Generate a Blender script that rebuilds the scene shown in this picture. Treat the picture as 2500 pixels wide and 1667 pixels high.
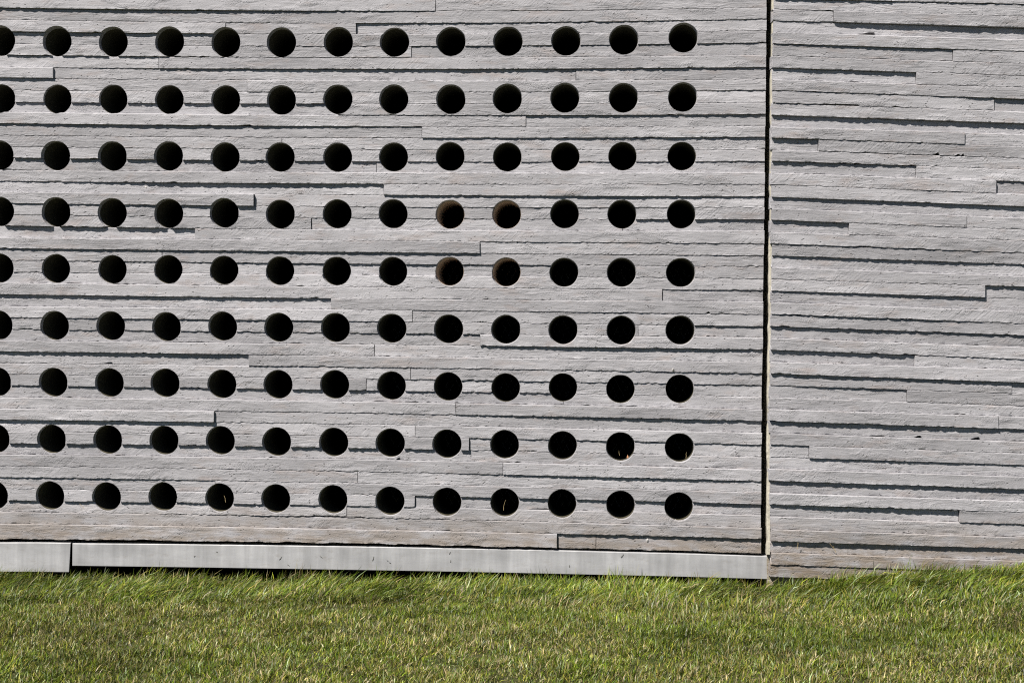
import bpy, bmesh, math, random
import numpy as np
from mathutils import Matrix, Vector

for o in list(bpy.data.objects):
    bpy.data.objects.remove(o)
scene = bpy.context.scene
COL = scene.collection
R = math.radians
rng = np.random.default_rng(7)
random.seed(7)

# ------------------------------------------------------------------ camera
CAM_D, CAM_H, LENS = 6.18, 1.02, 50.0
FPX = 2500.0 * LENS / 36.0
cam_data = bpy.data.cameras.new('camera')
cam_data.lens = LENS
cam_data.sensor_width = 36.0
cam_data.clip_end = 1000.0
cam = bpy.data.objects.new('camera', cam_data)
COL.objects.link(cam)
CAM_LOC = np.array([0.0, -CAM_D, CAM_H])
CAM_ROT = Matrix.Rotation(R(90), 3, 'X') @ Matrix.Rotation(R(0.55), 3, 'Z')
cam.matrix_world = Matrix.Translation(CAM_LOC) @ CAM_ROT.to_4x4()
scene.camera = cam
CR = np.array(CAM_ROT)

# ------------------------------------------------------------------ light
SUN_TO = Vector((-0.55, -0.58, 1.0)).normalized()
el = math.asin(SUN_TO.z)
world = bpy.data.worlds.new('World')
scene.world = world
world.use_nodes = True
wn = world.node_tree
sky = wn.nodes.new('ShaderNodeTexSky')
sky.sky_type = 'NISHITA'
sky.sun_disc = False
sky.altitude = 2500
sky.air_density = 0.5
sky.dust_density = 0.5
sky.sun_elevation = el
sky.sun_rotation = math.atan2(SUN_TO.x, SUN_TO.y)
bg = wn.nodes['Background']
bg.inputs['Strength'].default_value = 0.05
wn.links.new(sky.outputs[0], bg.inputs['Color'])
sd = bpy.data.lights.new('sun', 'SUN')
sd.energy = 5.0
sd.angle = R(0.5)
sd.color = (1.0, 0.955, 0.89)
sun = bpy.data.objects.new('sun', sd)
COL.objects.link(sun)
sun.location = SUN_TO * 30
sun.rotation_euler = SUN_TO.to_track_quat('Z', 'Y').to_euler()
vs = scene.view_settings
vs.view_transform = 'Standard'
vs.look = 'None'
vs.exposure = 0.95
vs.gamma = 1.0
vs.use_curve_mapping = False
cy = scene.cycles
cy.use_denoising = False
cy.filter_width = 1.15
cy.max_bounces = 4
cy.diffuse_bounces = 3
cy.glossy_bounces = 2
cy.transmission_bounces = 2
cy.sample_clamp_indirect = 4.0

# ------------------------------------------------------------------ helpers
def vnoise(x, y, seed=0):
    """smooth value noise in -1..1"""
    x = np.asarray(x, float); y = np.asarray(y, float)
    xi = np.floor(x).astype(np.int64); yi = np.floor(y).astype(np.int64)
    fx = x - xi; fy = y - yi
    fx = fx*fx*(3-2*fx); fy = fy*fy*(3-2*fy)
    def h(a, b):
        n = (a*374761393 + b*668265263 + seed*1442695041) & 0xffffffff
        n = ((n ^ (n >> 13)) * 1274126177) & 0xffffffff
        n = n ^ (n >> 16)
        return (n & 0xffff)/32767.5 - 1.0
    return ((h(xi, yi)*(1-fx) + h(xi+1, yi)*fx)*(1-fy)
            + (h(xi, yi+1)*(1-fx) + h(xi+1, yi+1)*fx)*fy)

def mesh_from(name, verts, faces):
    me = bpy.data.meshes.new(name)
    me.from_pydata([tuple(map(float, v)) for v in verts], [], faces)
    me.update()
    return me

def add(name, me, mat=None, parent=None, loc=None, **props):
    o = bpy.data.objects.new(name, me)
    COL.objects.link(o)
    if mat is not None and me is not None and not me.materials:
        me.materials.append(mat)
    if parent is not None:
        o.parent = parent
    if loc is not None:
        o.location = loc
    for k, v in props.items():
        o[k] = v
    return o

class Plane:
    """upright wall plane: local x along the wall, local y into it, local z up"""
    def __init__(self, origin, yaw):
        self.o = np.array(origin, float)
        self.yaw = yaw
        self.u = np.array([math.cos(yaw), -math.sin(yaw), 0.0])
        self.n = np.array([math.sin(yaw), math.cos(yaw), 0.0])
    def place(self, px, py, out=0.0):
        """position on the wall face (x, z local) of a point measured in the survey photo"""
        px = np.asarray(px, float); py = np.asarray(py, float)
        d = np.stack([(px-1250.0)/FPX, -(py-833.5)/FPX, -np.ones_like(px*py)], -1) @ CR.T
        o = self.o - self.n*out
        t = ((o - CAM_LOC) @ self.n)/(d @ self.n)
        p = CAM_LOC + d*t[..., None] - self.o
        return p @ self.u, p[..., 2]
    def world(self, x, out, z):
        return self.o + self.u*x - self.n*out + np.array([0, 0, z])

# ------------------------------------------------------------------ materials
def newmat(name):
    m = bpy.data.materials.new(name)
    m.use_nodes = True
    nt = m.node_tree
    return m, nt, nt.nodes['Principled BSDF']

def N(nt, kind, **kw):
    n = nt.nodes.new(kind)
    for k, v in kw.items():
        if k == 'ins':
            for a, b in v.items():
                n.inputs[a].default_value = b
        else:
            setattr(n, k, v)
    return n

def math_node(nt, op, a, b=None, clamp=False):
    n = nt.nodes.new('ShaderNodeMath'); n.operation = op; n.use_clamp = clamp
    for i, v in enumerate((a, b)):
        if v is None: continue
        if isinstance(v, (int, float)): n.inputs[i].default_value = v
        else: nt.links.new(v, n.inputs[i])
    return n.outputs[0]

def mapr(nt, v, a, b, c, d):
    n = nt.nodes.new('ShaderNodeMapRange')
    nt.links.new(v, n.inputs[0])
    for i, k in enumerate((a, b, c, d)): n.inputs[i+1].default_value = k
    return n.outputs[0]

def mixc(nt, fac, a, b, blend='MIX'):
    n = nt.nodes.new('ShaderNodeMix'); n.data_type = 'RGBA'; n.blend_type = blend
    for sock, v in ((n.inputs[0], fac), (n.inputs[6], a), (n.inputs[7], b)):
        if isinstance(v, (int, float)): sock.default_value = v
        elif isinstance(v, tuple): sock.default_value = v if len(v) == 4 else v + (1,)
        else: nt.links.new(v, sock)
    return n.outputs[2]

def noise(nt, vec, scale, detail=3, rough=0.55, dist=0.0):
    n = nt.nodes.new('ShaderNodeTexNoise')
    nt.links.new(vec, n.inputs['Vector'])
    n.inputs['Scale'].default_value = scale
    n.inputs['Detail'].default_value = detail
    n.inputs['Roughness'].default_value = rough
    n.inputs['Distortion'].default_value = dist
    return n.outputs['Fac']

def concrete_material(name, base):
    m, nt, bs = newmat(name)
    L = nt.links.new
    geo = N(nt, 'ShaderNodeNewGeometry')
    oi = N(nt, 'ShaderNodeAttribute', attribute_type='OBJECT', attribute_name='seed')
    rnd = oi.outputs['Fac']
    off = N(nt, 'ShaderNodeCombineXYZ')
    L(math_node(nt, 'MULTIPLY', rnd, 37.0), off.inputs[0])
    L(math_node(nt, 'MULTIPLY', rnd, 11.0), off.inputs[1])
    L(math_node(nt, 'MULTIPLY', rnd, 23.0), off.inputs[2])
    va = N(nt, 'ShaderNodeVectorMath', operation='ADD')
    L(geo.outputs['Position'], va.inputs[0]); L(off.outputs[0], va.inputs[1])
    P = va.outputs[0]
    sep = N(nt, 'ShaderNodeSeparateXYZ'); L(P, sep.inputs[0])
    def stretched(sx, sy, sz, src=P):
        v = N(nt, 'ShaderNodeVectorMath', operation='MULTIPLY')
        L(src, v.inputs[0]); v.inputs[1].default_value = (sx, sy, sz)
        return v.outputs[0]
    # wood figure: grain lines that swirl round knots
    warp = noise(nt, stretched(5, 5, 22), 1.0, 2, 0.5)
    kn = N(nt, 'ShaderNodeTexVoronoi')
    L(stretched(2.6, 2, 11), kn.inputs['Vector']); kn.inputs['Scale'].default_value = 1.0
    knot = mapr(nt, kn.outputs['Distance'], 0.0, 0.34, 1, 0)
    zz = math_node(nt, 'ADD', sep.outputs[2], math_node(nt, 'MULTIPLY', warp, 0.055))
    zz = math_node(nt, 'ADD', zz, math_node(nt, 'MULTIPLY', math_node(nt, 'MULTIPLY', knot, knot), 0.05))
    rough = mapr(nt, noise(nt, stretched(1.3, 1.3, 6), 1.0, 2), 0.36, 0.64, 0.35, 1.35)
    gv = N(nt, 'ShaderNodeCombineXYZ')
    L(math_node(nt, 'MULTIPLY', sep.outputs[0], 5.0), gv.inputs[0])
    L(math_node(nt, 'MULTIPLY', sep.outputs[1], 60.0), gv.inputs[1])
    L(math_node(nt, 'MULTIPLY', zz, 230.0), gv.inputs[2])
    grain = noise(nt, gv.outputs[0], 1.0, 4, 0.72)
    # rough sawn diagonal marks in patches
    sv = N(nt, 'ShaderNodeCombineXYZ')
    diag = math_node(nt, 'SUBTRACT', math_node(nt, 'MULTIPLY', sep.outputs[2], 0.75), math_node(nt, 'MULTIPLY', sep.outputs[0], 0.65))
    L(math_node(nt, 'MULTIPLY', diag, 130.0), sv.inputs[0])
    L(math_node(nt, 'MULTIPLY', sep.outputs[0], 12.0), sv.inputs[1])
    saw = noise(nt, sv.outputs[0], 1.0, 2, 0.5)
    sawmask = mapr(nt, noise(nt, stretched(4.5, 3, 14), 1.0, 2), 0.53, 0.64, 0, 1)
    # crumbly patches and pits
    crumb = noise(nt, stretched(170, 150, 240), 1.0, 3, 0.6)
    crumbmask = mapr(nt, noise(nt, stretched(3.2, 3, 11, ), 1.7, 2), 0.55, 0.7, 0, 1)
    vor = N(nt, 'ShaderNodeTexVoronoi')
    L(stretched(60, 50, 105), vor.inputs['Vector']); vor.inputs['Scale'].default_value = 1.0
    pitsel = mapr(nt, noise(nt, stretched(26, 26, 40), 1.0, 1), 0.58, 0.64, 0, 1)
    pit = math_node(nt, 'MULTIPLY', mapr(nt, vor.outputs['Distance'], 0.05, 0.3, 1, 0), pitsel)
    big = noise(nt, stretched(7, 6, 16), 1.0, 3, 0.6)
    h = math_node(nt, 'MULTIPLY', math_node(nt, 'MULTIPLY', grain, rough), 1.15)
    h = math_node(nt, 'ADD', h, math_node(nt, 'MULTIPLY', math_node(nt, 'MULTIPLY', saw, sawmask), 0.8))
    h = math_node(nt, 'ADD', h, math_node(nt, 'MULTIPLY', math_node(nt, 'MULTIPLY', crumb, crumbmask), 1.5))
    h = math_node(nt, 'ADD', h, math_node(nt, 'MULTIPLY', crumb, 0.45))
    h = math_node(nt, 'ADD', h, math_node(nt, 'MULTIPLY', big, 0.30))
    h = math_node(nt, 'SUBTRACT', h, math_node(nt, 'MULTIPLY', pit, 1.3))
    bump = N(nt, 'ShaderNodeBump')
    bump.inputs['Strength'].default_value = 1.0
    bump.inputs['Distance'].default_value = 0.0029
    L(h, bump.inputs['Height'])
    L(bump.outputs[0], bs.inputs['Normal'])
    # colour: cement grey, a little lighter or darker per board, faint pink-brown wood stain
    b = base
    tone = mapr(nt, noise(nt, stretched(2.5, 2, 9), 1.0, 4, 0.6), 0.3, 0.7, 0.78, 1.13)
    tone = math_node(nt, 'MULTIPLY', tone, mapr(nt, rnd, 0, 1, 0.84, 1.08))
    tone = math_node(nt, 'MULTIPLY', tone, mapr(nt, grain, 0.3, 0.7, 0.90, 1.05))
    tn = N(nt, 'ShaderNodeCombineColor')
    for i in range(3): L(tone, tn.inputs[i])
    c = mixc(nt, 1.0, (b[0], b[1], b[2], 1), tn.outputs[0], 'MULTIPLY')
    pore = math_node(nt, 'MULTIPLY', mapr(nt, grain, 0.30, 0.43, 0.34, 0.0), rough)
    c = mixc(nt, pore, c, (b[0]*0.35, b[1]*0.33, b[2]*0.31, 1))
    stain = mapr(nt, noise(nt, stretched(6, 3, 20), 1.0, 3, 0.65), 0.56, 0.74, 0, 0.5)
    c = mixc(nt, stain, c, (b[0]*0.80, b[1]*0.68, b[2]*0.60, 1))
    # splashed soil that clings to the foot of the wall
    gs = N(nt, 'ShaderNodeSeparateXYZ'); L(geo.outputs['Position'], gs.inputs[0])
    wv = N(nt, 'ShaderNodeVectorMath', operation='MULTIPLY'); L(geo.outputs['Position'], wv.inputs[0]); wv.inputs[1].default_value = (9, 9, 26)
    sp = noise(nt, wv.outputs[0], 1.0, 4, 0.65)
    low = mapr(nt, gs.outputs[2], 0.06, 0.30, 1, 0)
    soil = math_node(nt, 'MULTIPLY', low, mapr(nt, sp, 0.32, 0.58, 0, 0.9))
    c = mixc(nt, soil, c, (0.19, 0.15, 0.112, 1))
    c = mixc(nt, math_node(nt, 'MULTIPLY', pit, 0.6), c, (0.10, 0.09, 0.085, 1))
    L(c, bs.inputs['Base Color'])
    bs.inputs['Roughness'].default_value = 0.92
    bs.inputs['Specular IOR Level'].default_value = 0.25
    return m

CAST = concrete_material('smooth cast concrete edge', (0.40, 0.37, 0.30))
CONCRETE = concrete_material('board marked concrete', (0.336, 0.327, 0.339))

def plain(name, col, rough=0.9, spec=0.2, bumpscale=60, bumpd=0.002, var=0.25, metallic=0.0):
    m, nt, bs = newmat(name)
    tc = N(nt, 'ShaderNodeTexCoord')
    n1 = noise(nt, tc.outputs['Object'], bumpscale, 4, 0.6)
    f = mapr(nt, n1, 0.3, 0.7, 1-var, 1+var)
    cc = N(nt, 'ShaderNodeCombineColor')
    for i in range(3): nt.links.new(f, cc.inputs[i])
    nt.links.new(mixc(nt, 1.0, col, cc.outputs[0], 'MULTIPLY'), bs.inputs['Base Color'])
    bp = N(nt, 'ShaderNodeBump'); bp.inputs['Distance'].default_value = bumpd
    nt.links.new(n1, bp.inputs['Height']); nt.links.new(bp.outputs[0], bs.inputs['Normal'])
    bs.inputs['Roughness'].default_value = rough
    bs.inputs['Specular IOR Level'].default_value = spec
    bs.inputs['Metallic'].default_value = metallic
    return m

M_LINING = plain('shade-dark sleeve', (0.050, 0.045, 0.030), 0.95, 0.05)  # near-black colour puts the shade inside the holes into the sleeve
M_BROWN = plain('brown sleeve', (0.38, 0.295, 0.22), 0.95, 0.05, 30)  # browner and paler than the other sleeves
M_DARK = plain('near-black shell', (0.012, 0.011, 0.010), 1.0, 0.0)  # for the added shell, so the space behind the panels stays black
M_WIRE = plain('galvanised wire', (0.24, 0.20, 0.16), 0.9, 0.05)
M_STRAW = plain('dry straw', (0.50, 0.38, 0.20), 0.8, 0.2)
M_LEAF = plain('dry orange leaf', (0.38, 0.19, 0.10), 0.7, 0.2)
M_LIT_STRIP = plain('cream cement', (0.36, 0.335, 0.275), 0.9, 0.2, 70, 0.003, 0.15)  # paler and warmer than the boards, to set off the sunlit joint strip
M_CEMENT = plain('pale cement', (0.37, 0.355, 0.34), 0.9, 0.2, 90, 0.003)

def metal_material():
    m, nt, bs = newmat('weathered pale metal')
    L = nt.links.new
    tc = N(nt, 'ShaderNodeTexCoord')
    def st(s):
        v = N(nt, 'ShaderNodeVectorMath', operation='MULTIPLY'); L(tc.outputs['Object'], v.inputs[0]); v.inputs[1].default_value = s
        return v.outputs[0]
    streak = noise(nt, st((26, 5, 2.2)), 1.0, 4, 0.6)
    blotch = noise(nt, st((3.5, 3, 9)), 1.0, 4, 0.6)
    fine = noise(nt, st((9, 9, 420)), 1.0, 2, 0.5)
    f = mapr(nt, streak, 0.32, 0.68, 0.84, 1.12)
    f = math_node(nt, 'MULTIPLY', f, mapr(nt, blotch, 0.3, 0.7, 0.76, 1.12))
    f = math_node(nt, 'MULTIPLY', f, mapr(nt, fine, 0.3, 0.7, 0.96, 1.03))
    cc = N(nt, 'ShaderNodeCombineColor')
    for i in range(3): L(f, cc.inputs[i])
    c = mixc(nt, 1.0, (0.355, 0.352, 0.355, 1), cc.outputs[0], 'MULTIPLY')
    dirt = mapr(nt, noise(nt, st((14, 8, 30)), 1.0, 4, 0.7), 0.56, 0.76, 0, 0.6)
    c = mixc(nt, dirt, c, (0.23, 0.21, 0.19, 1))
    L(c, bs.inputs['Base Color'])
    bs.inputs['Roughness'].default_value = 0.5
    bs.inputs['Metallic'].default_value = 0.12
    bp = N(nt, 'ShaderNodeBump'); bp.inputs['Distance'].default_value = 0.0008; bp.inputs['Strength'].default_value = 0.5
    L(blotch, bp.inputs['Height']); L(bp.outputs[0], bs.inputs['Normal'])
    return m
M_METAL = metal_material()

# ------------------------------------------------------------------ survey of the board courses
# heights (photo pixels) of the course joints of the pierced panel at x = 0, 625, 1250, 1870
EA = np.array([
 [22,50,78,107,134,163,189,219,248,274,302,330,358,385,414,441.5,468,496,524,551,580,606,635,663.6,690,718.5,747,775,803.5,831,858,886,912,940.6,969.4,997,1024,1053,1082,1109,1136.7,1164,1192,1221.7,1250,1278,1314],
 [28.8,58,85.5,114.6,142,170.5,198,226.5,255,282,309,338,365.5,394,421,449,476,504,531,559,585.5,614,642,669,698,727,754,781.5,811,838,865,892.7,920,949,977,1004,1032,1060.5,1089.5,1117,1146,1174,1202,1230,1257.6,1286,1323],
 [27.4,56,82,112,140,168,196,224,253,281,309,335,365,394,421.5,450,477,506.5,535,563.5,591,619,647,675,704,732,759.6,789,817,845,875,902,931,959,986,1014.7,1042,1071,1101,1128.5,1158.6,1187,1215.7,1243,1272.6,1301,1332],
 [20.6,48.8,76.8,106,136,166,195,221.5,252,280,308,335,365,393.5,422,451,481,507,536,563.5,596,625,651,681,709,736,768,797,823.5,854,884,912,940.6,969,999.6,1028,1057,1086,1116,1146,1175,1201,1231,1257.6,1288,1315,1352]])
KX = np.array([0, 625, 1250, 1870.])
COEF = [np.polyfit(KX, EA[:, i], 2) for i in range(47)]
def edgeA(i, x):
    x = np.asarray(x, float)
    if i < 0:
        return edgeA(0, x) + 28.2*i
    c = COEF[i]
    xl = np.maximum(x, 0)
    return np.polyval(c, xl) + np.minimum(x, 0)*(c[1])
EB_L = np.array([-2,23,51,79.5,108,137,166,195,221.5,252,281,310,337,366,393.5,422,451,481,508.7,537.5,566,595,624,652,682,710,737.6,767,796.6,825,854,883,912,940.6,969,998,1027.6,1057,1085,1115,1143.6,1173,1202.5,1231,1260,1290.5,1320.6,1348,1378,1408])
EB_R = np.array([12,41,68,98,127,156,186,215,243,273,301.6,328,358,387,414,444,474.5,504.6,532,561,588,618,646,674.6,700,729,759.6,790,818.6,847,877,902,934,961,991,1017,1048,1077.7,1106.5,1135,1162.7,1194,1222.5,1250,1279.5,1311,1339,1368.6,1398,1428])
def edgeB(i, x):
    x = np.asarray(x, float)
    if i < 0:
        return edgeB(0, x) + 28.3*i
    return EB_L[i] + (EB_R[i]-EB_L[i])*(x-1885)/(2500-1885)

# step below each joint: list of (x0, x1, s0, s1); s = length of the shadow the upper board throws,
# negative = the lower board stands proud
W = -5.0
SA = {
 0: [(0,640,12,8),(640,1064,8,3),(1064,1875,.3,.3)],
 1: [(0,870,.8,.8),(870,1250,8,4),(1250,1875,4,4)],
 2: [(0,530,11,8),(590,870,1,1),(870,1600,W,W),(1600,1875,1,1)],
 3: [(0,1005,1,1),(1005,1875,4,4)],
 4: [(0,387,7,7),(387,1005,1,1.5),(1005,1875,-2,-2)],
 5: [(0,130,W,W),(130,640,2,8),(640,1406,8,9),(1406,1700,6,8),(1700,1875,8,5)],
 6: [(0,130,9,9),(130,600,2,2),(600,1500,W,W),(1500,1875,.5,.5)],
 7: [(0,360,1,1.5),(360,1500,1,2),(1700,1875,3,4)],
 8: [(0,825,8,8),(825,1875,.3,.3)],
 9: [(0,825,W,W),(870,1130,4,3),(1130,1284,1,1),(1284,1875,8,8)],
 10:[(0,320,7,10),(320,640,10,7),(640,1030,7,4),(1030,1284,-1,-1),(1284,1875,1.2,1.2)],
 11:[(0,688,.7,.7),(688,1030,1.5,1.5),(1030,1250,6,6),(1250,1875,6,8)],
 12:[(0,1875,1,1)],
 13:[(0,640,10,8),(640,918,8,8),(918,965,1,1),(965,1250,6,4),(1250,1875,3,5)],
 14:[(0,310,1.5,1.5),(310,1875,W,W)],
 15:[(0,300,4,6),(300,380,6,12),(380,937,12,10),(937,1430,.3,.3),(1430,1875,1.5,1.5)],
 16:[(0,621,W,W),(621,937,1,1),(937,1250,8,6),(1250,1500,6,9),(1500,1875,9,5)],
 17:[(0,250,6,3),(250,621,6,11),(621,850,1,1),(850,930,3,3),(1000,1360,1,1),(1360,1500,4,4),(1500,1875,W,W)],
 18:[(0,760,1,1),(760,890,1,1),(890,1100,3,3),(1100,1520,1,1),(1520,1875,8,9)],
 19:[(0,475,11,11),(475,760,1.5,1.5),(760,1875,W,W)],
 20:[(0,620,W,W),(620,930,.8,.8),(930,1172,-2,-2),(1172,1875,2,3)],
 21:[(0,1172,7,8),(1172,1500,1,1),(1500,1600,2,4),(1600,1875,2,4)],
 22:[(0,130,-1,0),(130,640,3,5),(640,900,5,7),(900,1375,7,5),(1375,1875,1,2)],
 23:[(0,130,4,3),(130,350,1,2),(350,1420,W,W),(1420,1600,2,2),(1600,1875,1,1)],
 24:[(0,1080,W,W),(1080,1617,1.2,1.2),(1617,1875,3,5)],
 25:[(0,808,11,9),(808,1110,-2,-2),(1110,1617,1,1),(1617,1875,W,W)],
 26:[(0,1007,W,W),(1007,1250,3,2),(1250,1500,2,5),(1500,1700,4,1),(1700,1875,1,3)],
 27:[(0,640,4,6),(640,1007,6,2),(1007,1300,1.2,2),(1300,1660,2,.5),(1660,1875,7,6)],
 28:[(0,300,3,5),(300,640,5,5),(640,880,4,1),(880,1060,4,8),(1060,1172,8,5),(1172,1875,-1,-1)],
 29:[(0,914,W,W),(914,1172,1,1),(1172,1600,8,12),(1600,1875,12,8)],
 30:[(0,607,10,12),(607,1875,-2,-2)],
 31:[(0,607,.3,.5),(607,900,4,5),(900,1500,3,3),(1500,1875,4,6)],
 32:[(0,890,1,1),(894,1200,3,4),(1200,1875,4,5)],
 33:[(0,640,6,9),(640,930,9,11),(990,1200,3,5),(1200,1375,5,9),(1375,1875,.5,-1)],
 34:[(0,1875,W,W)],
 35:[(0,525,W,W),(525,1000,3,2),(1000,1250,2,7),(1250,1700,7,11),(1700,1875,11,9)],
 36:[(0,525,9,12),(525,1000,2,2),(1000,1875,W,W)],
 37:[(0,700,-1,0),(700,1146,1.5,1.5),(1146,1500,4,4),(1500,1875,4,6)],
 38:[(0,1146,11,10),(1146,1875,-2,-2)],
 39:[(0,920,W,W),(920,1060,2,2),(1060,1875,W,W)],
 40:[(0,530,.3,.3),(530,873,1.5,2),(873,1100,1,2),(1100,1500,2,10),(1500,1875,10,6)],
 41:[(0,525,6,5),(525,1875,.3,-2)],
 42:[(0,1013,1,1),(1013,1250,6,10),(1250,1875,9,10)],
 43:[(0,780,9,6),(780,1013,6,4),(1013,1875,W,W)],
 44:[(0,690,W,W),(690,850,4,4),(850,1875,W,W)],
 45:[(0,1360,W,W),(1360,1875,9,10)]}
JA = {0:[1064],2:[552,870],3:[552],4:[552,1005],5:[387],6:[130,1406],7:[603],9:[825],10:[1284],11:[1030],12:[688],
 14:[918],16:[937],17:[621],19:[760,1520],20:[475],21:[1172],22:[395],23:[1375],25:[1617],26:[808],27:[1007],28:[1558,1660],
 29:[1172],30:[914],31:[607],32:[1002],33:[894],34:[1375],35:[1112],36:[525],37:[1014],38:[1146],40:[1228],41:[873],42:[525],43:[1013],
 44:[846],46:[1360,1455]}
SB = {
 0:[(1880,2175,7,7),(2175,2500,3,4)], 1:[(1880,2500,-1,0)],
 2:[(1880,2035,3,4),(2035,2250,11,14),(2250,2500,13,14)], 3:[(1880,2500,W,W)],
 4:[(1880,2326,5,8),(2326,2500,.5,.5)], 5:[(1880,2500,-2,.5)],
 6:[(1880,2236,9,11),(2236,2500,2,1)], 7:[(1880,2236,W,W),(2236,2500,1,1)],
 8:[(1880,2270,4,3),(2270,2428,3,8),(2428,2500,12,12)], 9:[(1880,1960,-1,-1),(1960,2098,5,4),(2098,2500,-1,-1)],
 10:[(1880,2500,11,13)], 11:[(1880,2500,W,W)],
 12:[(1880,1998,12,12),(1998,2355,3,4),(2355,2500,-2,-2)], 13:[(1880,1998,W,W),(1998,2500,1,2)],
 14:[(1880,2237,10,7),(2237,2500,.5,.5)], 15:[(1880,2432,W,W),(2432,2500,8,8)],
 16:[(1880,2432,.5,2)], 17:[(1880,2500,9,11)], 18:[(1880,2500,W,W)],
 19:[(1880,2072,10,10),(2072,2360,.5,2),(2360,2500,-1,-1)], 20:[(1880,2072,W,W),(2072,2500,.5,.5)],
 21:[(1880,2030,2,3),(2030,2500,5,2)], 22:[(1880,2300,6,10),(2300,2500,10,6)], 23:[(1880,2500,W,W)],
 24:[(1880,2405,.7,.7),(2405,2500,9,9)], 25:[(1880,2408,5,9)], 26:[(1880,2500,W,W)],
 27:[(1880,2250,4,8),(2250,2500,6,2)], 28:[(1880,2500,9,6)], 29:[(1880,2500,W,W)],
 30:[(1880,2233,12,10),(2233,2500,3,2)], 31:[(1880,2500,W,W)], 32:[(1880,2471,10,9),(2471,2500,13,13)],
 33:[(1880,2214,4,6),(2214,2500,.5,.5)], 34:[(1880,2214,W,W),(2214,2500,2,1.5)], 35:[(1880,2500,W,W)],
 36:[(1880,2430,11,12),(2430,2500,8,8)], 37:[(1880,2500,W,W)], 38:[(1880,1975,5,5),(1975,2500,-2,-2)],
 39:[(1880,1975,.3,.3),(1975,2500,8,5)], 40:[(1880,2500,W,W)], 41:[(1880,2500,11,12)], 42:[(1880,2500,W,W)],
 43:[(1880,2342,11,15),(2342,2500,1,1)], 44:[(1880,2342,W,W),(2342,2500,4,5)], 45:[(1880,2500,W,W)],
 46:[(1880,2500,13,13)], 47:[(1880,2500,W,W)], 48:[(1880,2500,4,5)]}
JB = {0:[2175],2:[2035],5:[2326],7:[2236],9:[2428],12:[2355],13:[1998],15:[2237],16:[2432],19:[2360],20:[2072],25:[2405],
 31:[2233],33:[2471],34:[2214],36:[2437],39:[1975],44:[2342]}

def solve_levels(nrows, x0, x1, S, J):
    """least-squares relief level of every board from the steps between the courses"""
    segs, nodes = [], 0
    for r in range(nrows):
        xs = [x0] + J.get(r, []) + [x1]
        row = []
        for a, b in zip(xs[:-1], xs[1:]):
            k = max(2, int(round((b-a)/210.0))+1)
            row.append((a, b, np.linspace(a, b, k), nodes))
            nodes += k
        segs.append(row)
    A, B = [], []
    def coef(r, x):
        for a, b, kn, n0 in segs[r]:
            if a <= x <= b:
                i = min(len(kn)-2, int((x-a)/(kn[1]-kn[0])))
                f = (x-kn[i])/(kn[1]-kn[0])
                return [(n0+i, 1-f), (n0+i+1, f)]
    for e, lst in S.items():
        if e+1 >= nrows: continue
        for a, b, s0, s1 in lst:
            for x in np.linspace(a+3, b-3, max(2, int((b-a)/35))):
                s = s0 + (s1-s0)*(x-a)/(b-a)
                w = 0.06 if s <= -4 else (0.35 if abs(s) < 2.5 else 1.0)
                row = np.zeros(nodes)
                for n, c in coef(e, x): row[n] += c*w
                for n, c in coef(e+1, x): row[n] -= c*w
                A.append(row); B.append(s*w)
    for row in segs:
        for a, b, kn, n0 in row:
            for i in range(len(kn)):
                v = np.zeros(nodes); v[n0+i] = 0.16; A.append(v); B.append(0)
            for i in range(len(kn)-2):
                v = np.zeros(nodes); v[n0+i] = 1; v[n0+i+1] = -2; v[n0+i+2] = 1
                A.append(v*0.8); B.append(0)
            if len(kn) == 2:
                v = np.zeros(nodes); v[n0] = .3; v[n0+1] = -.3; A.append(v); B.append(0)
    sol = np.linalg.lstsq(np.array(A), np.array(B), rcond=None)[0]
    return [[(a, b, kn, sol[n0:n0+len(kn)]) for a, b, kn, n0 in row] for row in segs]

LEV_A = solve_levels(47, -5, 1880, SA, JA)
LEV_B = solve_levels(50, 1870, 2510, SB, JB)

# ------------------------------------------------------------------ wall planes
YAW_A, YAW_B = R(4.1), R(0.8)
PX = CAM_D/FPX
PA = Plane((1.10, 0.092, 0.0), YAW_A)
PB = Plane((1.125, 0.040, 0.0), YAW_B)
THICK = 0.046
UNIT = PX*0.60*1.08          # metres of relief per pixel of shadow

XR_Y = np.array([-500, 0, 430, 600, 800, 1100, 1400.]); XR_X = np.array([1876, 1873, 1869, 1866.5, 1864, 1861, 1859.]) - 0.8
XL_Y = np.array([-500, 0, 150, 430, 800, 900, 1200, 1300, 1500.]); XL_X = np.array([1889, 1888, 1884, 1881, 1881, 1878, 1877, 1880, 1880.]) + 0.5
XR = lambda y: np.interp(y, XR_Y, XR_X)
XL = lambda y: np.interp(y, XL_Y, XL_X)

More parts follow.
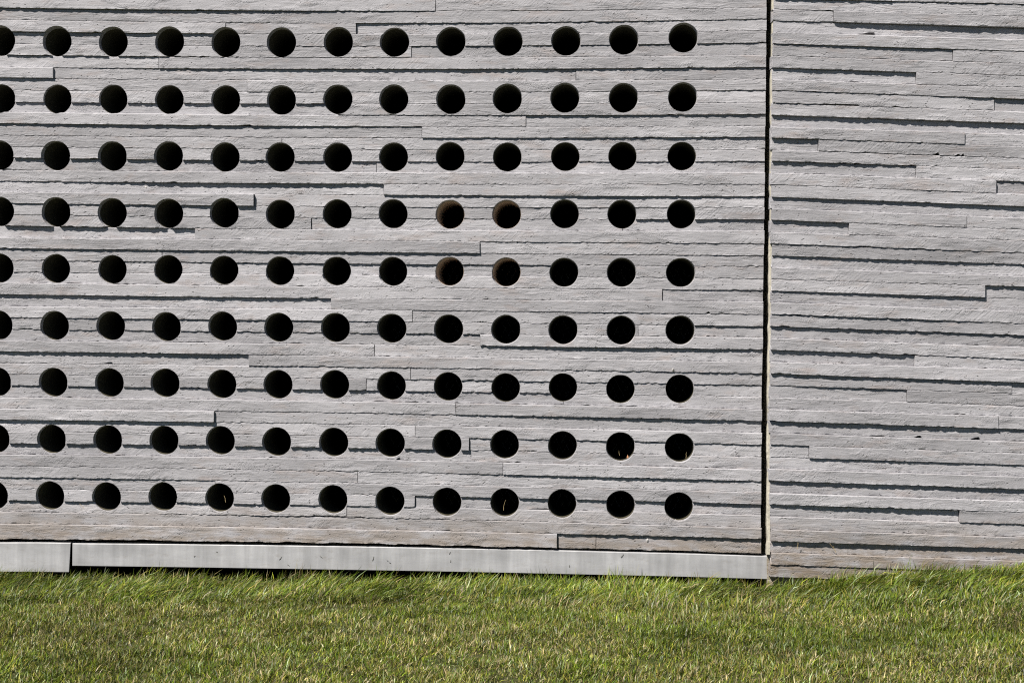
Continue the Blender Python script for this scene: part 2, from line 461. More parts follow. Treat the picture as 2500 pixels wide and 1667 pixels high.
NOTCH = {(True, 3): [(2088, 2136, 8)], (True, 13): [(2278, 2292, 7), (2330, 2342, 5), (2344, 2354, 7)], (True, 37): [(2232, 2249, 5), (2368, 2394, 7)],
 (True, 9): [(1961, 2098, 3)], (False, 31): [(244, 276, 5)], (False, 39): [(964, 978, 5)], (False, 26): [(1722, 1732, 6)], (False, 44): [(690, 846, 2.5)]}
board_count = [0]
def build_board(plane, parent, xa, xb, top, bot, lev, cutters=None, row=0, left_rag=False):
    """one board impression: a closed bar with rough arrises, real depth and its own relief"""
    seed = board_count[0]; board_count[0] += 1
    n = max(4, int((xb-xa)/3.4))
    xs = np.linspace(xa, xb, n+1)
    xt, zt = plane.place(xs, top(xs), THICK)
    xo, zb = plane.place(xs, bot(xs), THICK)
    xm = 0.5*(xt+xo)
    lv = np.clip(lev(xs), -17, 19)*UNIT
    k = xm*1000.0
    lf = (2.0 if plane is PB else 1.0)*vnoise(xm*3.1, seed*3.7, 1)*0.0006 + vnoise(xm*11, seed*1.3, 2)*0.0003
    hf = lambda s: vnoise(xm*62, seed*2.1+s, 3+s)*0.0007 + vnoise(xm*140, seed*.7+s, 9+s)*0.0005
    tilt = vnoise(xm*1.2, seed*9.1, 5)*0.0006
    F = THICK + lv + lf
    fb = F - tilt + hf(0)*2.4 + np.minimum(0, vnoise(xm*48, seed*5.5, 21)+0.45)*0.006
    ft = F + tilt + hf(1)*0.6
    m1 = F - tilt*.4 + vnoise(xm*24, seed+.3, 31)*0.0004
    m2 = F + tilt*.4 + vnoise(xm*24, seed+.8, 32)*0.0004
    cb = 0.0005 + np.abs(hf(2))*0.8
    ct = 0.0027 + np.abs(hf(3))*1.6
    g = 0.00025
    gb = g + np.maximum(0, hf(4))*0.5 + np.maximum(0, vnoise(xm*17, seed*4.1, 41)*.7 + vnoise(xm*55, seed*2.9, 42)*.45 - .36)*0.007
    for a_, b_, d_ in NOTCH.get((plane is PB, row), []):
        t_ = (xs-a_)/(b_-a_)
        gb = gb + np.where((t_ > 0) & (t_ < 1), d_*PX*np.clip(t_*1.3, 0, 1), 0)
    h = zt - zb
    prof = [(zb+gb, np.zeros_like(F)), (zb+gb, fb-cb), (zb+gb+cb, fb),
            (zb+gb+cb+.0035, F-tilt+(fb-F+tilt)*.25), (zb+h*.40, m1), (zb+h*.66, m2), (zt-g-ct-.0035, F+tilt),
            (zt-g-ct, ft), (zt-g, ft-ct), (zt-g, np.zeros_like(F))]
    V = np.zeros((n+1, 10, 3))
    for j, (z, o) in enumerate(prof):
        V[:, j, 0] = xm; V[:, j, 1] = -o; V[:, j, 2] = z
    # slightly uneven sawn ends
    V[0, :, 0] += rng.uniform(0.0003, 0.0011, 10); V[-1, :, 0] -= rng.uniform(0.0003, 0.0011, 10)
    V[0, 2:8, 0] += 0.0008; V[-1, 2:8, 0] -= 0.0008
    if left_rag:
        V[0, :, 0] += rng.uniform(-0.003, 0.004); V[0, 1:9, 0] += rng.uniform(-0.001, 0.004, 8)
    cen = np.array([xm.mean(), 0.0, (zt.mean()+zb.mean())/2])
    V = (V - cen).reshape(-1, 3)
    faces = []
    for i in range(n):
        a, b = i*10, (i+1)*10
        for j in range(10):
            j2 = (j+1) % 10
            faces.append((a+j, b+j, b+j2, a+j2))
    faces.append(tuple(range(10))); faces.append(tuple(n*10+j for j in reversed(range(10))))
    me = mesh_from('board', V, faces)
    bm = bmesh.new(); bm.from_mesh(me)
    bmesh.ops.recalc_face_normals(bm, faces=bm.faces); bm.to_mesh(me); bm.free()
    o = add('board', me, CONCRETE, parent, tuple(cen))
    o['seed'] = (seed*0.6180339) % 1.0
    if cutters:
        zlo, zhi = zb.min(), zt.max()
        used = [c for c in cutters if c['z0'] < zhi and c['z1'] > zlo and c['x0'] < xm.max() and c['x1'] > xm.min()]
        if used:
            pierce(o, used, cen)

def hole_cutter_mesh(holes, cen, flare=True, grow=0.0, ob=(-0.002, 0.08)):
    verts, faces = [], []
    SEG = 36
    for hx, hz, hr, sd_ in holes:
        ang = np.linspace(0, 2*math.pi, SEG, endpoint=False)
        wob = 1 + (vnoise(np.cos(ang)*2.2+sd_, np.sin(ang)*2.2, 77)*0.012 + vnoise(np.cos(ang)*7+sd_, np.sin(ang)*7, 78)*0.008 if flare else 0)
        prof = [(ob[0], 1.0, 0), (0.026, 1.0, 0.0), (0.046, 1.0, 0.0030), (ob[1], 1.0, 0.0070)] if flare else [(ob[0], 1, 0), (ob[1], 1, 0)]
        base = len(verts)
        for out, s, ad in prof:
            rr = (hr+grow)*wob*s + ad
            for a, r_ in zip(ang, np.broadcast_to(rr, ang.shape)):
                verts.append((hx + r_*math.cos(a) - cen[0], -out - cen[1], hz + r_*math.sin(a) - cen[2]))
        np_ = len(prof)
        for p in range(np_-1):
            for i in range(SEG):
                j = (i+1) % SEG
                faces.append((base+p*SEG+i, base+p*SEG+j, base+(p+1)*SEG+j, base+(p+1)*SEG+i))
        faces.append(tuple(base+i for i in reversed(range(SEG))))
        faces.append(tuple(base+(np_-1)*SEG+i for i in range(SEG)))
    me = mesh_from('cutter', verts, faces)
    bm = bmesh.new(); bm.from_mesh(me)
    bmesh.ops.recalc_face_normals(bm, faces=bm.faces); bm.to_mesh(me); bm.free()
    return me

def boolean_cut(me, cme):
    """me minus cme -> new mesh (done in a scratch scene so the main scene stays light)"""
    a = bpy.data.objects.new('tmp_a', me); b = bpy.data.objects.new('tmp_b', cme)
    SCR.collection.objects.link(a); SCR.collection.objects.link(b)
    md = a.modifiers.new('b', 'BOOLEAN'); md.operation = 'DIFFERENCE'; md.object = b; md.solver = 'MANIFOLD'
    vl = SCR.view_layers[0]; vl.update()
    dg = vl.depsgraph
    dg.update()
    out = bpy.data.meshes.new_from_object(a.evaluated_get(dg), depsgraph=dg)
    bpy.data.objects.remove(a); bpy.data.objects.remove(b)
    bpy.data.meshes.remove(cme)
    return out
SCR = bpy.data.scenes.new('scratch')

def pierce(o, used, cen):
    hs = [(c['x'], c['z'], c['r'], c['s']) for c in used]
    old = o.data
    new = boolean_cut(old, hole_cutter_mesh(hs, cen))
    if len(new.polygons) > 8:
        new.name = 'board'
        if not new.materials: new.materials.append(CONCRETE)
        o.data = new
        bpy.data.meshes.remove(old)
        split_pieces(o)

def split_pieces(o):
    """a board cut right through by the holes is several pieces: one object each"""
    bm = bmesh.new(); bm.from_mesh(o.data); bm.verts.ensure_lookup_table()
    comp = [-1]*len(bm.verts); groups = []
    for v0 in bm.verts:
        if comp[v0.index] >= 0: continue
        k = len(groups); st = [v0]; comp[v0.index] = k; g = []
        while st:
            q = st.pop(); g.append(q.index)
            for e in q.link_edges:
                w = e.other_vert(q)
                if comp[w.index] < 0: comp[w.index] = k; st.append(w)
        groups.append(g)
    if len(groups) > 1:
        for k, g in enumerate(groups):
            if len(g) < 12: continue
            mp = {vi: j for j, vi in enumerate(g)}
            co = np.array([bm.verts[vi].co for vi in g])
            c = co.mean(0)
            fs = [tuple(mp[v_.index] for v_ in f.verts) for f in bm.faces if comp[f.verts[0].index] == k]
            me = mesh_from('board', co-c, fs); me.materials.append(CONCRETE)
            p = add('board', me, None, o.parent, tuple(Vector(o.location)+Vector(c)))
            p['seed'] = o['seed']
        bpy.data.objects.remove(o)
    bm.free()

# ------------------------------------------------------------------ the holes (surveyed centres, photo pixels)
HX = [
 [139.8,277,414.3,551.7,687.5,826.5,963.6,1101.2,1240.5,1382,1523.3,1668.3],
 [138.5,275,412.4,550.6,686.9,824.8,961.6,1101,1238.9,1379.3,1522.4,1667],
 [136.5,274.7,411.3,549.2,683.9,824,960.6,1098.8,1238.3,1380,1520,1665],
 [137,274,411.8,547.6,684.2,822.9,959.5,1098.5,1237,1378.5,1518.6,1663.6],
 [134.9,273,409.4,545.7,682.5,821,958.9,1097,1235.8,1377,1517.8,1662.3],
 [133.3,270.4,406.4,543.5,680.3,818.8,956.2,1095.2,1235.3,1375,1517,1661],
 [129.4,266.5,402.5,541.3,678.4,816.6,955,1093.5,1234.2,1374.4,1515,1660],
 [125.6,263,400.3,537.7,675.4,814.7,953.1,1091.6,1232,1373.3,1515,1659],
 [121.5,259.7,397,536,673,812.5,951.8,1090.8,1232,1372,1515,1657.3]]
HY = [
 [102,103.6,103,104.2,104.7,103.6,103.6,102,101.7,100.6,97.9,93.2],
 [241.8,242,243,244,244.9,243.5,243.2,243.2,241.3,239.6,239.4,237.7],
 [380.6,381.7,381.4,383.9,383.9,383.9,383.3,382.2,383.3,382.2,380.9,380.6],
 [518.3,520.2,521.9,520.8,523.2,522.4,522.4,523.8,523.8,522.7,523.5,523],
 [656,657.9,657.9,659.8,661.4,662,662.8,662.8,664.7,665.3,665.3,665.8],
 [795.2,796,798,796.9,799.6,800.2,801.8,803.7,804.6,805.7,806.5,806.5],
 [933.5,934.3,934.9,937.9,938.7,939,941.7,943.7,946.4,946,950,949.7],
 [1072,1073.6,1075,1075.3,1078.6,1079.7,1081.6,1083.8,1085.2,1087.6,1090.4,1092.8],
 [1210.2,1212.6,1212.6,1215,1217.3,1219.2,1223,1225.3,1227.2,1229.7,1233,1236.8]]
rows_x = [[2*x-y for x, y in zip(HX[0], HX[1])]] + HX
rows_y = [[y-139.5 for y in HY[0]]] + HY
HOLES = []
for r, (hx, hy) in enumerate(zip(rows_x, rows_y)):
    left = [(hx[0]-137.6*k, hy[0]-1.2*k) for k in (4, 3, 2, 1)]
    for c, (x, y) in enumerate(left + list(zip(hx, hy))):
        u, z = PA.place(x, y, THICK)
        rpx = 33.7 + 1.0*np.clip(x/1668, 0, 1)
        u2, _ = PA.place(x+rpx, y, THICK)
        rad = float(u2-u)
        HOLES.append(dict(x=float(u), z=float(z), r=rad, s=(r*31+c*7) % 97, row=r, col=c-4,
                          x0=u-rad-.006, x1=u+rad+.006, z0=z-rad-.006, z1=z+rad+.006))

# ------------------------------------------------------------------ pierced panel
wallA = add('pierced_concrete_panel', None, loc=tuple(PA.o))
wallA.rotation_euler[2] = -YAW_A
wallA['label'] = 'light grey board-marked concrete panel pierced by a grid of round holes'
wallA['category'] = 'concrete panel'

X_LEFT = -620
TOP_ROWS = 13
def lev_fn(kn, vals):
    return lambda x: np.interp(x, kn, vals)
for r in range(-TOP_ROWS, 47):
    top = (lambda x, r=r: edgeA(r-1, x)); bot = (lambda x, r=r: edgeA(r, x))
    ymid = float(top(1870)+bot(1870))/2
    xr = float(XR(ymid))
    if r >= 0:
        for a, b, kn, vals in LEV_A[r]:
            xa = X_LEFT if a < 0 else a
            xb = xr + random.uniform(-1, .6) if b > 1875 else b
            bb = bot
            if r == 46:   # foot of the panel: worn lower lip
                bb = (lambda x, f=bot: f(x) + 1.0 + 1.6*vnoise(np.asarray(x)/37., 1.0, 4))
            build_board(PA, wallA, xa, xb, top, bb, lev_fn(kn, vals), HOLES, r)
    else:
        cuts = sorted(random.uniform(-400, 1700) for _ in range(random.choice((0, 1, 1))))
        xs = [X_LEFT] + cuts + [xr]
        for a, b in zip(xs[:-1], xs[1:]):
            l0 = random.uniform(-6, 6); l1 = l0 + random.uniform(-2, 2)
            if r == -1: l0 = l1 = 2.0
            build_board(PA, wallA, a, b, top, bot, (lambda x, a=a, b=b, l0=l0, l1=l1: l0+(l1-l0)*(x-a)/(b-a)), HOLES, r)

# solid slab behind the board faces, with the same holes
_, zTop = PA.place(900, float(edgeA(-TOP_ROWS-1, 900)), THICK)
uL, _ = PA.place(X_LEFT, 800, THICK)
uR, _ = PA.place(1857, 800, THICK)
zb0 = float(PA.place(X_LEFT, float(edgeA(46, X_LEFT))-6, THICK)[1])
zb1 = float(PA.place(1857, float(edgeA(46, 1857))-8, THICK)[1])
zTop = float(zTop) + 0.01
v = []
for y in (0.0006, 0.165):
    v += [(uL, y, zb0+.003), (uR, y, zb1+.003), (uR, y, zTop), (uL, y, zTop)]
me = mesh_from('core', v, [(0, 1, 2, 3), (7, 6, 5, 4), (0, 4, 5, 1), (1, 5, 6, 2), (2, 6, 7, 3), (3, 7, 4, 0)])
bm = bmesh.new(); bm.from_mesh(me); bmesh.ops.recalc_face_normals(bm, faces=bm.faces); bm.to_mesh(me); bm.free()
core = boolean_cut(me, hole_cutter_mesh([(h['x'], h['z'], h['r'], 0) for h in HOLES], (0, 0, 0), False, 0.0035, (-0.3, 0.05)))
add('core', core, CONCRETE, wallA)

# sleeves added to line the holes, most coloured dark for the shade inside
def sleeve_mesh(r):
    bm = bmesh.new()
    S = 32
    prof = [(-0.024, r-.0010), (0.36, r-.0010), (0.36, r+.0030), (0.0012, r+.0030), (0.0012, r-.0003), (-0.024, r-.0003)]
    rings = [[bm.verts.new((q*math.cos(2*math.pi*i/S), y, q*math.sin(2*math.pi*i/S))) for i in range(S)] for y, q in prof]
    for p in range(6):
        A_, B_ = rings[p], rings[(p+1) % 6]
        for i in range(S):
            f = bm.faces.new((A_[i], A_[(i+1) % S], B_[(i+1) % S], B_[i])); f.smooth = True
    bmesh.ops.recalc_face_normals(bm, faces=bm.faces)
    me = bpy.data.meshes.new('sleeve'); bm.to_mesh(me); bm.free()
    return me
cache = {}
for h in HOLES:
    brown = h['row'] in (4, 5) and h['col'] in (7, 8)
    key = (round(h['r'], 4), brown)
    if key not in cache:
        cache[key] = sleeve_mesh(h['r'])
        cache[key].materials.append(M_BROWN if brown else M_LINING)
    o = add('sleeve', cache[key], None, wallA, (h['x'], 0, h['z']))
    if brown: o['label'] = 'brown sleeve inside a hole'

# ------------------------------------------------------------------ solid panel
wallB = add('solid_concrete_panel', None, loc=tuple(PB.o))
wallB.rotation_euler[2] = -YAW_B
wallB['label'] = 'light grey board-marked concrete panel without holes, right of the joint'
wallB['category'] = 'concrete panel'
X_RIGHT = 3080
for r in range(-TOP_ROWS, 50):
    top = (lambda x, r=r: edgeB(r-1, x)); bot = (lambda x, r=r: edgeB(r, x))
    ym = float(top(1880)+bot(1880))/2
    xl = float(XL(ym)) + random.uniform(-.8, .8)
    if r >= 0:
        for a, b, kn, vals in LEV_B[r]:
            xa = xl if a < 1871 else a
            xb = X_RIGHT if b > 2505 else b
            build_board(PB, wallB, xa, xb, top, bot, lev_fn(kn, vals), None, r, a < 1871)
    else:
        l0 = random.uniform(-6, 6)
        build_board(PB, wallB, xl, X_RIGHT, top, bot, (lambda x, l0=l0: l0 + 0*x), None, r, True)
ul = float(PB.place(1882, 800, THICK)[0]) + 0.001
ur = float(PB.place(X_RIGHT, 800, THICK)[0])
# slab behind, with an uneven cast edge towards the joint
zs = np.linspace(-0.25, zTop, 120)
vv = []
for z in zs:
    e = ul + 0.0022*float(vnoise(z*9, 3.3, 8)) + 0.0012*float(vnoise(z*40, 1.3, 8))
    vv += [(e, 0.0006, z), (e+0.002*float(vnoise(z*14, 7.3, 8)), 0.30, z), (ur, 0.30, z), (ur, 0.0006, z)]
ff = []
for i in range(len(zs)-1):
    a, b = i*4, i*4+4
    for j in range(4):
        ff.append((a+j, b+j, b+(j+1) % 4, a+(j+1) % 4))
ff += [(0, 1, 2, 3), tuple(len(vv)-4+j for j in (3, 2, 1, 0))]
me = mesh_from('core', vv, ff)
bm = bmesh.new(); bm.from_mesh(me); bmesh.ops.recalc_face_normals(bm, faces=bm.faces); bm.to_mesh(me); bm.free()
add('core', me, CAST, wallB)
# ragged smooth cement strip, added so the sunlit edge of the joint stands out
zs = np.linspace(float(PB.place(1880, 1353, .03)[1]), zTop, 260)
vv = []
for z in zs:
    e = ul - 0.0060 + 0.0042*float(vnoise(z*7, 3.3, 18)) + 0.0026*float(vnoise(z*23, 1.3, 18)) + 0.0010*float(vnoise(z*80, 1.3, 19))
    o_ = 0.030 + 0.004*float(vnoise(z*12, 9.3, 18))
    vv += [(e, -o_+.004, z), (e+.003, -o_, z), (ul+.006, -o_-.002, z), (ul+.006, .0004, z), (e, .0004, z)]
ff = []
for i in range(len(zs)-1):
    a, b = i*5, i*5+5
    for j in range(5):
        ff.append((a+j, b+j, b+(j+1) % 5, a+(j+1) % 5))
ff += [(0, 1, 2, 3, 4), tuple(len(vv)-5+j for j in (4, 3, 2, 1, 0))]
me = mesh_from('joint_lit_strip', vv, ff)
bm = bmesh.new(); bm.from_mesh(me); bmesh.ops.recalc_face_normals(bm, faces=bm.faces); bm.to_mesh(me); bm.free()
fin = add('joint_lit_strip', me, M_LIT_STRIP, wallB)
fin['label'] = 'ragged cream cement strip along the joint, added as its sunlit edge'

# ------------------------------------------------------------------ unseen near-black shell, added to keep light out behind the panels
def box_verts(x0, x1, y0, y1, z0, z1):
    return [(x0, y0, z0), (x1, y0, z0), (x1, y1, z0), (x0, y1, z0), (x0, y0, z1), (x1, y0, z1), (x1, y1, z1), (x0, y1, z1)]
BOXF = [(0, 3, 2, 1), (4, 5, 6, 7), (0, 1, 5, 4), (1, 2, 6, 5), (2, 3, 7, 6), (3, 0, 4, 7)]
def boxes_mesh(name, lst):
    v, f = [], []
    for b in lst:
        k = len(v); v += box_verts(*b); f += [tuple(k+i for i in q) for q in BOXF]
    return mesh_from(name, v, f)
wl = PA.world(float(uL), 0, 0); wr = PB.world(float(ur), 0, 0)
add('dark_shell', boxes_mesh('dark_shell', [
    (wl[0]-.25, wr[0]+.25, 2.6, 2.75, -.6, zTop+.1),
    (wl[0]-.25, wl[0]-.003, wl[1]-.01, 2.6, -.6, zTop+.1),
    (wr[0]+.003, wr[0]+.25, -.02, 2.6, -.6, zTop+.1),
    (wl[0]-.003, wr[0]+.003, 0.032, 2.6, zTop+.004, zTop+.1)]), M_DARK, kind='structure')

# ------------------------------------------------------------------ metal rails under the pierced panel
def rail(name, label, xa, xb, ytop, ybot, out, taper=0.0):
    n = 40
    t = np.linspace(0, 1, n+1)
    pxs = xa + (xb-xa)*t
    kx, ky0, ky1 = np.array(ytop).T[0], np.array(ytop).T[1], np.array(ybot).T[1]
    deg = min(2, len(kx)-1)
    U_, ZT = PA.place(pxs, np.polyval(np.polyfit(kx, ky0, deg), pxs), out)
    _, ZB = PA.place(pxs, np.polyval(np.polyfit(kx, ky1, deg), pxs), out)
    ua, ub, zc, zd = float(U_[0]), float(U_[-1]), float(ZB[0]), float(ZB[-1])
    bm = bmesh.new()
    rows = []
    th, leg, rad = 0.006, 0.060, 0.0035
    for k, x, zt, zl in zip(t, U_, ZT, ZB):
        zt = float(zt) + 0.0007*float(vnoise(k*9, 1.1, 6)); zl = float(zl) + 0.0007*float(vnoise(k*7, 2.1, 6)); x = float(x)
        w = 0.0006*float(vnoise(k*11, 5.1, 6))
        if k == 1.0 and taper: pass
        # L section: front plate, rounded arris, top leg
        sec = [(out+w, zl), (out+w, zt-rad), (out-rad*.3+w, zt-rad*.3), (out-rad, zt), (out-leg, zt), (out-leg, zt-th), (out-th, zt-th), (out-th, zl)]
        xoff = [0]*8
        if taper and k == 1.0: xoff = [-taper, 0, 0, 0, 0, 0, 0, -taper]
        rows.append([bm.verts.new((x+dx, -o_, z_)) for (o_, z_), dx in zip(sec, xoff)])
    for a, b in zip(rows[:-1], rows[1:]):
        for j in range(8):
            bm.faces.new((a[j], b[j], b[(j+1) % 8], a[(j+1) % 8]))
    bm.faces.new(rows[0]); bm.faces.new(list(reversed(rows[-1])))
    bmesh.ops.recalc_face_normals(bm, faces=bm.faces)
    me = bpy.data.meshes.new(name)
    cen = Vector(((ua+ub)/2, -out, (zc+zd)/2))
    for v_ in bm.verts: v_.co -= cen
    bm.to_mesh(me); bm.free()
    w = PA.world(cen.x, out, cen.z)
    o = add(name, me, M_METAL, None, tuple(w), label=label, category='metal rail')
    o.rotation_euler[2] = -YAW_A
    return o
rail('metal_rail', 'long pale metal rail running under the pierced panel up to the joint', 177, 1873.5, [(177, 1325.5), (620, 1330), (1260, 1340.5), (1873, 1356.5)], [(177, 1379.6), (620, 1386.5), (1260, 1397), (1873, 1412.5)], 0.040)
rail('metal_rail', 'short taller metal rail piece at the left end, stepping lower than the long one', X_LEFT, 172, [(-620, 1321), (172, 1324)], [(-620, 1391), (172, 1395.5)], 0.046, 0.006)
bpy.data.objects['metal_rail']['group'] = 'metal rails under the panel'
bpy.data.objects['metal_rail.001']['group'] = 'metal rails under the panel'

# ------------------------------------------------------------------ ground
CP_A = [(-620, 1411), (0, 1413), (180, 1414), (640, 1418), (1250, 1428), (1870, 1433)]
CP_B = [(1900, 1440), (2050, 1411), (2250, 1394), (2500, 1380), (3080, 1366)]
gx, gy, gz = [], [], []
for pl, lst in ((PA, CP_A), (PB, CP_B)):
    for px, py in lst:
        u, z = pl.place(px, py, THICK)
        w = pl.world(float(u), THICK, float(z))
        gx.append(w[0]); gy.append(w[1]); gz.append(w[2])
gx, gy, gz = map(np.array, (gx, gy, gz))
def wall_y(x): return np.interp(x, gx, gy)
def ground_z(x, y):
    x = np.asarray(x, float); y = np.asarray(y, float)
    zc = np.interp(x, gx, gz)
    d = np.maximum(0, wall_y(x) - y)
    far = np.interp(x, [-3, 3], [-0.035, 0.045])
    w = np.exp(-(d/0.8)**1.3)
    bumps = 0.012*vnoise(x*1.7, y*1.7, 51) + 0.006*vnoise(x*5, y*5, 52)
    fade = np.exp(-np.maximum(0, np.hypot(x, y)-6)/4)
    z = zc*w + far*(1-w)*fade + bumps*np.clip(d*3, 0.15, 1)*fade
    return np.where(y > wall_y(x), zc-0.006-0.05*np.clip((y-wall_y(x))/0.3, 0, 1), z)

def soil_material():
    m, nt, bs = newmat('soil and thatch')
    L = nt.links.new
    tc = N(nt, 'ShaderNodeTexCoord')
    n1 = noise(nt, tc.outputs['Object'], 45, 5, 0.65)
    n2 = noise(nt, tc.outputs['Object'], 5, 4, 0.6)
    n3 = noise(nt, tc.outputs['Object'], 0.6, 3, 0.6)
    c = mixc(nt, mapr(nt, n1, 0.35, 0.65, 0, 1), (0.026, 0.026, 0.012, 1), (0.075, 0.068, 0.034, 1))
    c = mixc(nt, mapr(nt, n2, 0.42, 0.6, 0, 0.75), c, (0.05, 0.06, 0.018, 1))
    c = mixc(nt, mapr(nt, n3, 0.4, 0.6, 0, 0.3), c, (0.07, 0.08, 0.028, 1))
    L(c, bs.inputs['Base Color'])
    bs.inputs['Roughness'].default_value = 0.95
    bs.inputs['Specular IOR Level'].default_value = 0.1
    bp = N(nt, 'ShaderNodeBump'); bp.inputs['Distance'].default_value = 0.012
    L(n1, bp.inputs['Height']); L(bp.outputs[0], bs.inputs['Normal'])
    return m
ax = np.unique(np.concatenate([np.linspace(-120, -8, 12), np.linspace(-8, -3.4, 12), np.linspace(-3.4, 3.4, 170), np.linspace(3.4, 8, 12), np.linspace(8, 120, 12)]))
ay = np.unique(np.concatenate([np.linspace(-120, -8, 12), np.linspace(-8, -3, 14), np.linspace(-3, .5, 110), np.linspace(.5, 3, 8), np.linspace(3, 120, 10)]))
GX, GY = np.meshgrid(ax, ay)
GZ = ground_z(GX, GY)
verts = np.stack([GX, GY, GZ], -1).reshape(-1, 3)
nx = len(ax)
faces = [(j*nx+i, j*nx+i+1, (j+1)*nx+i+1, (j+1)*nx+i) for j in range(len(ay)-1) for i in range(nx-1)]
gm = mesh_from('ground', verts, faces)
for p in gm.polygons: p.use_smooth = True
add('ground', gm, soil_material(), kind='structure')

# ------------------------------------------------------------------ lawn
def grass_material():
    m, nt, bs = newmat('grass blade')
    L = nt.links.new
    at = N(nt, 'ShaderNodeAttribute', attribute_name='blade_colour')
    bs.inputs['Roughness'].default_value = 0.42
    bs.inputs['Specular IOR Level'].default_value = 0.28
    L(at.outputs['Color'], bs.inputs['Base Color'])
    tr = N(nt, 'ShaderNodeBsdfTranslucent')
    hs = N(nt, 'ShaderNodeHueSaturation'); hs.inputs['Value'].default_value = 1.25
    L(at.outputs['Color'], hs.inputs['Color']); L(hs.outputs[0], tr.inputs['Color'])
    mx = N(nt, 'ShaderNodeMixShader'); mx.inputs[0].default_value = 0.20
    L(bs.outputs[0], mx.inputs[1]); L(tr.outputs[0], mx.inputs[2])
    L(mx.outputs[0], nt.nodes['Material Output'].inputs['Surface'])
    return m

def blades(x, y, length, width, az, lean1, lean2, col):
    """tapered three-face blades; az = heading of the lean, lean = angle from upright"""
    n = len(x)
    z = ground_z(x, y) - 0.003
    root = np.stack([x, y, z], -1)
    hd = np.stack([np.cos(az), np.sin(az), np.zeros(n)], -1)
    up = np.array([0, 0, 1.0])
    mid = root + (hd*np.sin(lean1)[:, None] + up*np.cos(lean1)[:, None])*(length*.55)[:, None]
    tip = mid + (hd*np.sin(lean2)[:, None] + up*np.cos(lean2)[:, None])*(length*.45)[:, None]
    wa = az + math.pi/2 + rng.normal(0, .7, n)
    wv = np.stack([np.cos(wa), np.sin(wa), rng.normal(0, .2, n)], -1)*(width*.5)[:, None]
    V = np.stack([root-wv*.8, root+wv*.8, mid+wv, mid-wv, tip], 1)
    C = np.concatenate([col, np.ones((n, 1))], 1)
    return V, C

def palette(n, x, y, dry, bright):
    """green, yellow-green, straw and pale waxy blades"""
    pats = np.array([[.052, .085, .006], [.086, .122, .009], [.135, .154, .014], [.165, .146, .030], [.250, .208, .105], [.185, .222, .105], [.018, .028, .005]])
    p = np.stack([.26-.1*dry, .27-.08*dry, .18+0*dry, .10+.12*dry, .05+.22*dry, .07+0*dry, .07+0*dry], 1)
    p = np.clip(p, .01, 1); p /= p.sum(1, keepdims=True)
    k = (rng.random(n)[:, None] > np.cumsum(p, 1)).sum(1).clip(0, 6)
    c = pats[k]*np.exp(rng.normal(.02, .38, (n, 1)))*bright[:, None]
    return c*rng.uniform(.93, 1.07, (n, 3))

X0, X1, YN = -3.05, 3.05, -2.25
VV, CC = [], []
def scatter(n, y_of, Lr, Wr, lean, azmean, azsd, dry_add=0.0, bright=1.0, keep=None):
    x = rng.uniform(X0, X1, n)
    y = y_of(x, n)
    if keep is not None:
        k = keep(x, y); x, y = x[k], y[k]
    k = np.abs(x) < .36*(y+CAM_D) + .55
    x, y = x[k], y[k]
    gap = vnoise(x*14, y*11, 67)*.6 + vnoise(x*37, y*30, 68)*.55
    k = rng.random(len(x)) < np.clip(.95 + gap*.8, .45, 1)
    x, y = x[k], y[k]
    n = len(x)
    patch = vnoise(x*1.3, y*2.2, 61)*.65 + vnoise(x*4, y*6, 62)*.55 + .4*np.clip((wall_y(x)-y-.7), -.5, .8)
    dry = np.clip(.30 + patch*1.25 + dry_add, 0, 1)
    L_ = rng.uniform(*Lr, n)*np.clip(1 + .35*vnoise(x*5, y*7, 63) + .5*vnoise(x*17, y*14, 66), .35, 2)
    W_ = rng.uniform(*Wr, n)
    az = azmean + rng.normal(0, azsd, n) + 1.3*vnoise(x*2.3, y*3.5, 64) + .9*vnoise(x*9, y*12, 65)
    l1 = np.clip(rng.normal(lean[0], lean[2], n), .02, 1.45)
    l2 = np.clip(l1 + np.abs(rng.normal(lean[1], .25, n)), .05, 1.7)
    V, C = blades(x, y, L_, W_, az, l1, l2, palette(n, x, y, dry, bright*(1 + .22*vnoise(x*3.1, y*4.3, 69) + .16*vnoise(x*10, y*9, 70))))
    VV.append(V); CC.append(C)
uni = lambda a, b: (lambda x, n: wall_y(x) + .02 - .05 - (a + (b-a)*rng.random(n)))
full = lambda x, n: YN + rng.random(n)*(wall_y(x) - .09 - YN)
ragged = lambda x: .05*vnoise(x*4, 1.7, 71) + .02*vnoise(x*15, 2.7, 71)
front = lambda x, y: y < wall_y(x) - .045 + ragged(x) - .02
# mown turf
scatter(220000, full, (.018, .038), (.0018, .0033), (.62, .40, .40), .45, 1.4, -.05, 1.0, front)
scatter(110000, full, (.016, .034), (.0014, .0028), (.50, .30, .32), .5, 2.4, 0, 1.0, front)
scatter(110000, full, (.018, .040), (.0018, .0034), (1.05, .30, .28), .5, 3.0, -.1, .95, front)
# dead thatch between the blades
scatter(55000, full, (.014, .034), (.0013, .0026), (1.0, .25, .30), 0, 3.0, .55, 1.0, front)
# longer, combed-over blades along the foot of the wall
scatter(34000, uni(.02, .75), (.040, .080), (.0022, .0042), (.85, .45, .26), .15, .5, -.4, 1.0, front)
scatter(12000, uni(.06, .55), (.055, .105), (.0026, .0046), (1.02, .35, .18), .10, .38, -.45, 1.1, front)
